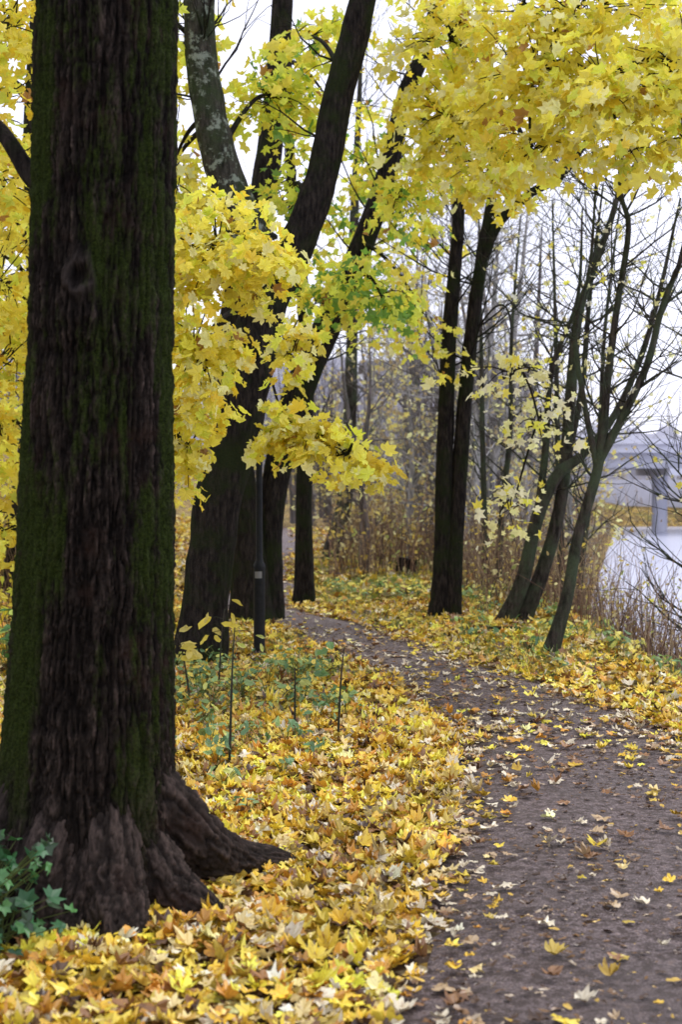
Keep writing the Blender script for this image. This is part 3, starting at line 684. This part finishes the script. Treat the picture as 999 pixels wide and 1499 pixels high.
def thicket(name,gen,n,h0,h1,pal,lpal,lfrac,lsize,r=(.003,.008),lean=.45):
    x,y=gen(n); k=(pdist(x,y)>.35); x,y=x[k],y[k]; n=len(x)
    g=vnoise(x*.9,y*.9,11); k=g>.38; x,y,g=x[k],y[k],g[k]; n=len(x)
    a=Acc(); e=empty(name,(0,0,0)); h=U(h0,h1,n)*(.4+g)
    Pn=stems(a,x,y,h,U(r[0],r[1],n),pick(pal,n,.2),lean,5,.12)
    add_obj('stems',a.mesh('stems',M_stem),e)
    la=Acc(); m_=int(n*lfrac); idx=rng.choice(n,m_); kk=rng.integers(1,5,m_); pos=Pn[idx,kk]+rng.normal(size=(m_,3))*.05
    leaves(la,pos,rng.normal(size=(m_,3)),U(lsize*.5,lsize*1.2,m_),pick(lpal,m_),'oval'); add_obj('leaves',la.mesh('leaves',M_leaf,False),e)
TAN=[((.22,.14,.09),3),((.13,.075,.05),3),((.36,.27,.16),2),((.08,.055,.045),1.5)]
P_DRY=[((.75,.58,.10),2),((.5,.38,.14),3),((.80,.74,.36),2.5),((.28,.19,.09),2.5),((.45,.5,.14),1)]
def g1(n):
    y=U(15,34,n); x=U(0,1,n)*(3.5)+1.5+(y-15)*.04; return x,y
thicket('riverside_thicket',g1,4600,.5,1.5,TAN,P_DRY,1.4,.04)
def g2(n):
    y=U(11.5,17,n); x=2.4+U(0,1,n)**.8*2.4+(15-y)*.12; return x,y
thicket('riverside_thicket',g2,1300,.4,1.2,TAN,P_DRY,.7,.03)
def g3(n):
    y=U(22,48,n); x=U(-.3,3.5,n)+(y-22)*.05; return x,y
thicket('roadside_thicket',g3,4200,.6,1.6,TAN,P_DRY,1.8,.055,(.004,.01))
def g6(n):
    y=U(30,75,n); x=shore(y)-U(.6,3.5,n); return x,y
thicket('shoreline_thicket',g6,1500,.7,1.7,TAN,P_DRY,1.2,.06,(.006,.014))
def g4(n):
    y=U(14,32,n); x=-U(.12,.36,n)*y-.6; return x,y
thicket('hillside_thicket',g4,3500,.5,1.6,TAN,[(YEL,4),(GOLD,2),(YG,1)],2.0,.06,(.003,.008))
def g5(n): 
    y=U(94,110,n); x=U(8,70,n); return x,y
thicket('far_bank_reeds',g5,2500,1.,2.2,[((.42,.34,.29),2),((.5,.42,.36),2)],P_DRY,.2,.1,(.02,.05))
def grass(name,gx,n,h,thr=.38):
    x,y=gx(n); k=pdist(x,y)>.1; x,y=x[k],y[k]; k=vnoise(x*1.4,y*1.4,21)>thr; x,y=x[k],y[k]; n=len(x)
    a=Acc(); stems(a,x,y,U(h*.5,h*1.2,n),U(.002,.0045,n),pick([((.14,.25,.05),3),((.24,.34,.08),3),((.45,.42,.14),1.5)],n,.2),.7,4)
    add_obj(name,a.mesh(name,M_stem))
grass('grass',lambda n:(U(-.6,3.6,n),U(11,28,n)),24000,.15,.50)
grass('grass',lambda n:(U(-2.6,.4,n),U(7.0,16,n)),7000,.13,.48)

def weeds(name,pts,hh,ls,pal,nl=12,kind='oval',mt=M_green,stemc=(.10,.13,.04)):
    e=empty(name,(pts[0][0],pts[0][1],0)); off=np.array([pts[0][0],pts[0][1],0.]); a=Acc(); w=Acc()
    for x,y in pts:
        z=float(H(x,y)); h=hh*U(.6,1.2); n=max(3,int(nl*U(.6,1.3)))
        ang=U(0,6.28,n); R=h*U(.15,.75,n); zz=z+h*U(.25,1,n)
        pos=np.stack([x+np.cos(ang)*R,y+np.sin(ang)*R,zz],-1)
        nr=np.stack([np.cos(ang)*.5,np.sin(ang)*.5-.25,np.ones(n)*.8],-1)+rng.normal(size=(n,3))*.3
        leaves(a,pos-off,nr,ls*U(.6,1.2,n),pick(pal,n,.15),kind,.3,.4)
        for p in pos:
            V,F=tube(np.array([(x,y,z-.02),((x+p[0])/2,(y+p[1])/2,z+(p[2]-z)*.7),p])-off,[.003,.0025,.0015],3); w.add(V,F,np.tile(stemc,(len(V),1)))
    add_obj('leaves',a.mesh('leaves',mt,False),e); add_obj('stems',w.mesh('stems',M_stem),e)
def rp(n,x0,x1,y0,y1): return [(U(x0,x1),U(y0,y1)) for _ in range(n)]
P_WEED=[((.13,.26,.10),3.5),((.24,.36,.12),3),((.55,.58,.13),1.6),((.75,.60,.10),2.2)]
def clear(l,d=.15): return [p for p in l if float(pdist(np.array(p[0]),np.array(p[1])))>d]
weeds('ground_elder',clear(rp(44,-1.3,.05,7.8,11.5),.4),.18,.036,P_WEED)
weeds('ground_elder',clear(rp(36,-1.6,-.2,9.5,12.2),.3),.22,.040,P_WEED)
weeds('ground_elder',clear(rp(14,-1.2,-.3,6.2,8.0)),.12,.032,P_WEED)
weeds('ground_elder',clear(rp(130,-.2,3.2,11.5,21),.2),.20,.045,P_WEED+[((.3,.45,.12),2),((.85,.76,.15),4)])
weeds('green_shrub',rp(11,-1.30,-1.08,4.48,4.72),.38,.040,[((.04,.15,.05),4),((.09,.25,.07),3),((.025,.07,.02),3)],30,'maple_lo')
weeds('green_shrub',rp(5,-2.8,-2.3,10.5,12),.6,.07,[((.10,.25,.06),4),((.4,.5,.1),3)],20)

def sapling(x,y,h,lean,nl,pal,ls):
    tr=newtree(); z=float(H(x,y)); P=[(x,y,z-.03),(x+lean*.3,y,z+h*.4),(x+lean*.6,y,z+h*.75),(x+lean,y,z+h)]
    tr['w'].add(*tube(P,[.008,.0065,.005,.003],6,4))
    for k in range(nl):
        t=U(.7,1.0); a=U(0,6.28); p=np.array([x+lean*t,y,z+h*t]); o=np.array([math.cos(a)*.11,math.sin(a)*.11,U(-.06,.08)])
        tr['w'].add(*tube([p,p+o*.6+np.array([0,0,.02]),p+o],[.003,.002,.0015],3))
        leaves(tr['l'],(p+o*1.25)[None],np.array([[o[0]*3,-.5,.5+U(-.3,.3)]]),np.array([ls*U(.8,1.2)]),pick(pal,1),'oval',.25,.5)
    finish(tr,'sapling',(x,y,0),M_barkr)
sapling(-.60,7.6,.74,.03,2,[((.4,.45,.1),1)],.03)
sapling(-.02,8.4,.56,.04,4,[((.14,.27,.09),1)],.05)
sapling(-.28,8.6,.42,.0,2,[((.4,.45,.1),1)],.035)
sapling(-1.05,9.9,.50,-.1,10,[((.72,.62,.16),1),((.7,.58,.08),2)],.065)
sapling(-.92,10.6,.62,.05,9,[((.72,.62,.16),1),((.7,.58,.08),2)],.065)

def log(name,P,R,mt):
    P=np.array(P); o=P[0].copy(); a=Acc(); V,F=tube(P-o,R,16,5,.12); a.add(V,F)
    e=V[-16:]; c=e.mean(0)[None]; a.add(np.vstack([e,c]),np.array([(i,(i+1)%16,16) for i in range(16)]))
    e=V[:16]; c=e.mean(0)[None]; a.add(np.vstack([e,c]),np.array([((i+1)%16,i,16) for i in range(16)]))
    add_obj(name,a.mesh(name,mt),None,tuple(o))
log('tree_stump',[(1.05,23,-.1),(1.05,23,.12),(1.08,23,.30)],[.22,.17,.15],M_bark)
log('fallen_log',[(1.45,14.2,.06),(1.6,14.1,.07),(1.78,14.05,.08)],[.06,.06,.05],M_bark)

# ---------------------------------------------------------------- light & camera
sd=np.array([.40,.30,.86]); sd/=np.linalg.norm(sd)
elev=math.asin(sd[2]); az=math.atan2(sd[0],sd[1])
w=bpy.data.worlds.new('World'); scene.world=w; w.use_nodes=True; nt=w.node_tree; nt.nodes.clear()
sky=nd(nt,'ShaderNodeTexSky',sky_type='NISHITA'); sky.sun_disc=False; sky.sun_elevation=elev; sky.sun_rotation=az; sky.dust_density=3
c=mixc(nt,.88,sky.outputs[0],(9.2,9.3,10.9))
bg=nd(nt,'ShaderNodeBackground'); bg.inputs['Strength'].default_value=.15; nt.links.new(c,bg.inputs['Color'])
wo=nd(nt,'ShaderNodeOutputWorld'); nt.links.new(bg.outputs[0],wo.inputs['Surface'])
L=bpy.data.lights.new('sun','SUN'); L.energy=1.5; L.angle=math.radians(18); L.color=(1,.97,.93)
lo=bpy.data.objects.new('sun',L); scene.collection.objects.link(lo)
from mathutils import Vector
lo.rotation_euler=Vector(tuple(-sd)).to_track_quat('-Z','Y').to_euler(); lo.location=(10,0,20)
cam=bpy.data.cameras.new('camera'); co=bpy.data.objects.new('camera',cam); scene.collection.objects.link(co)
cam.sensor_fit='VERTICAL'; cam.sensor_height=36; cam.lens=50; cam.clip_end=2000
co.location=(0,0,1.6); co.rotation_euler=(math.radians(90-1.36),0,0)
cam.dof.use_dof=True; cam.dof.focus_distance=8.0; cam.dof.aperture_fstop=3.2
scene.camera=co
scene.view_settings.view_transform='Standard'; scene.view_settings.look='None'; scene.view_settings.exposure=0
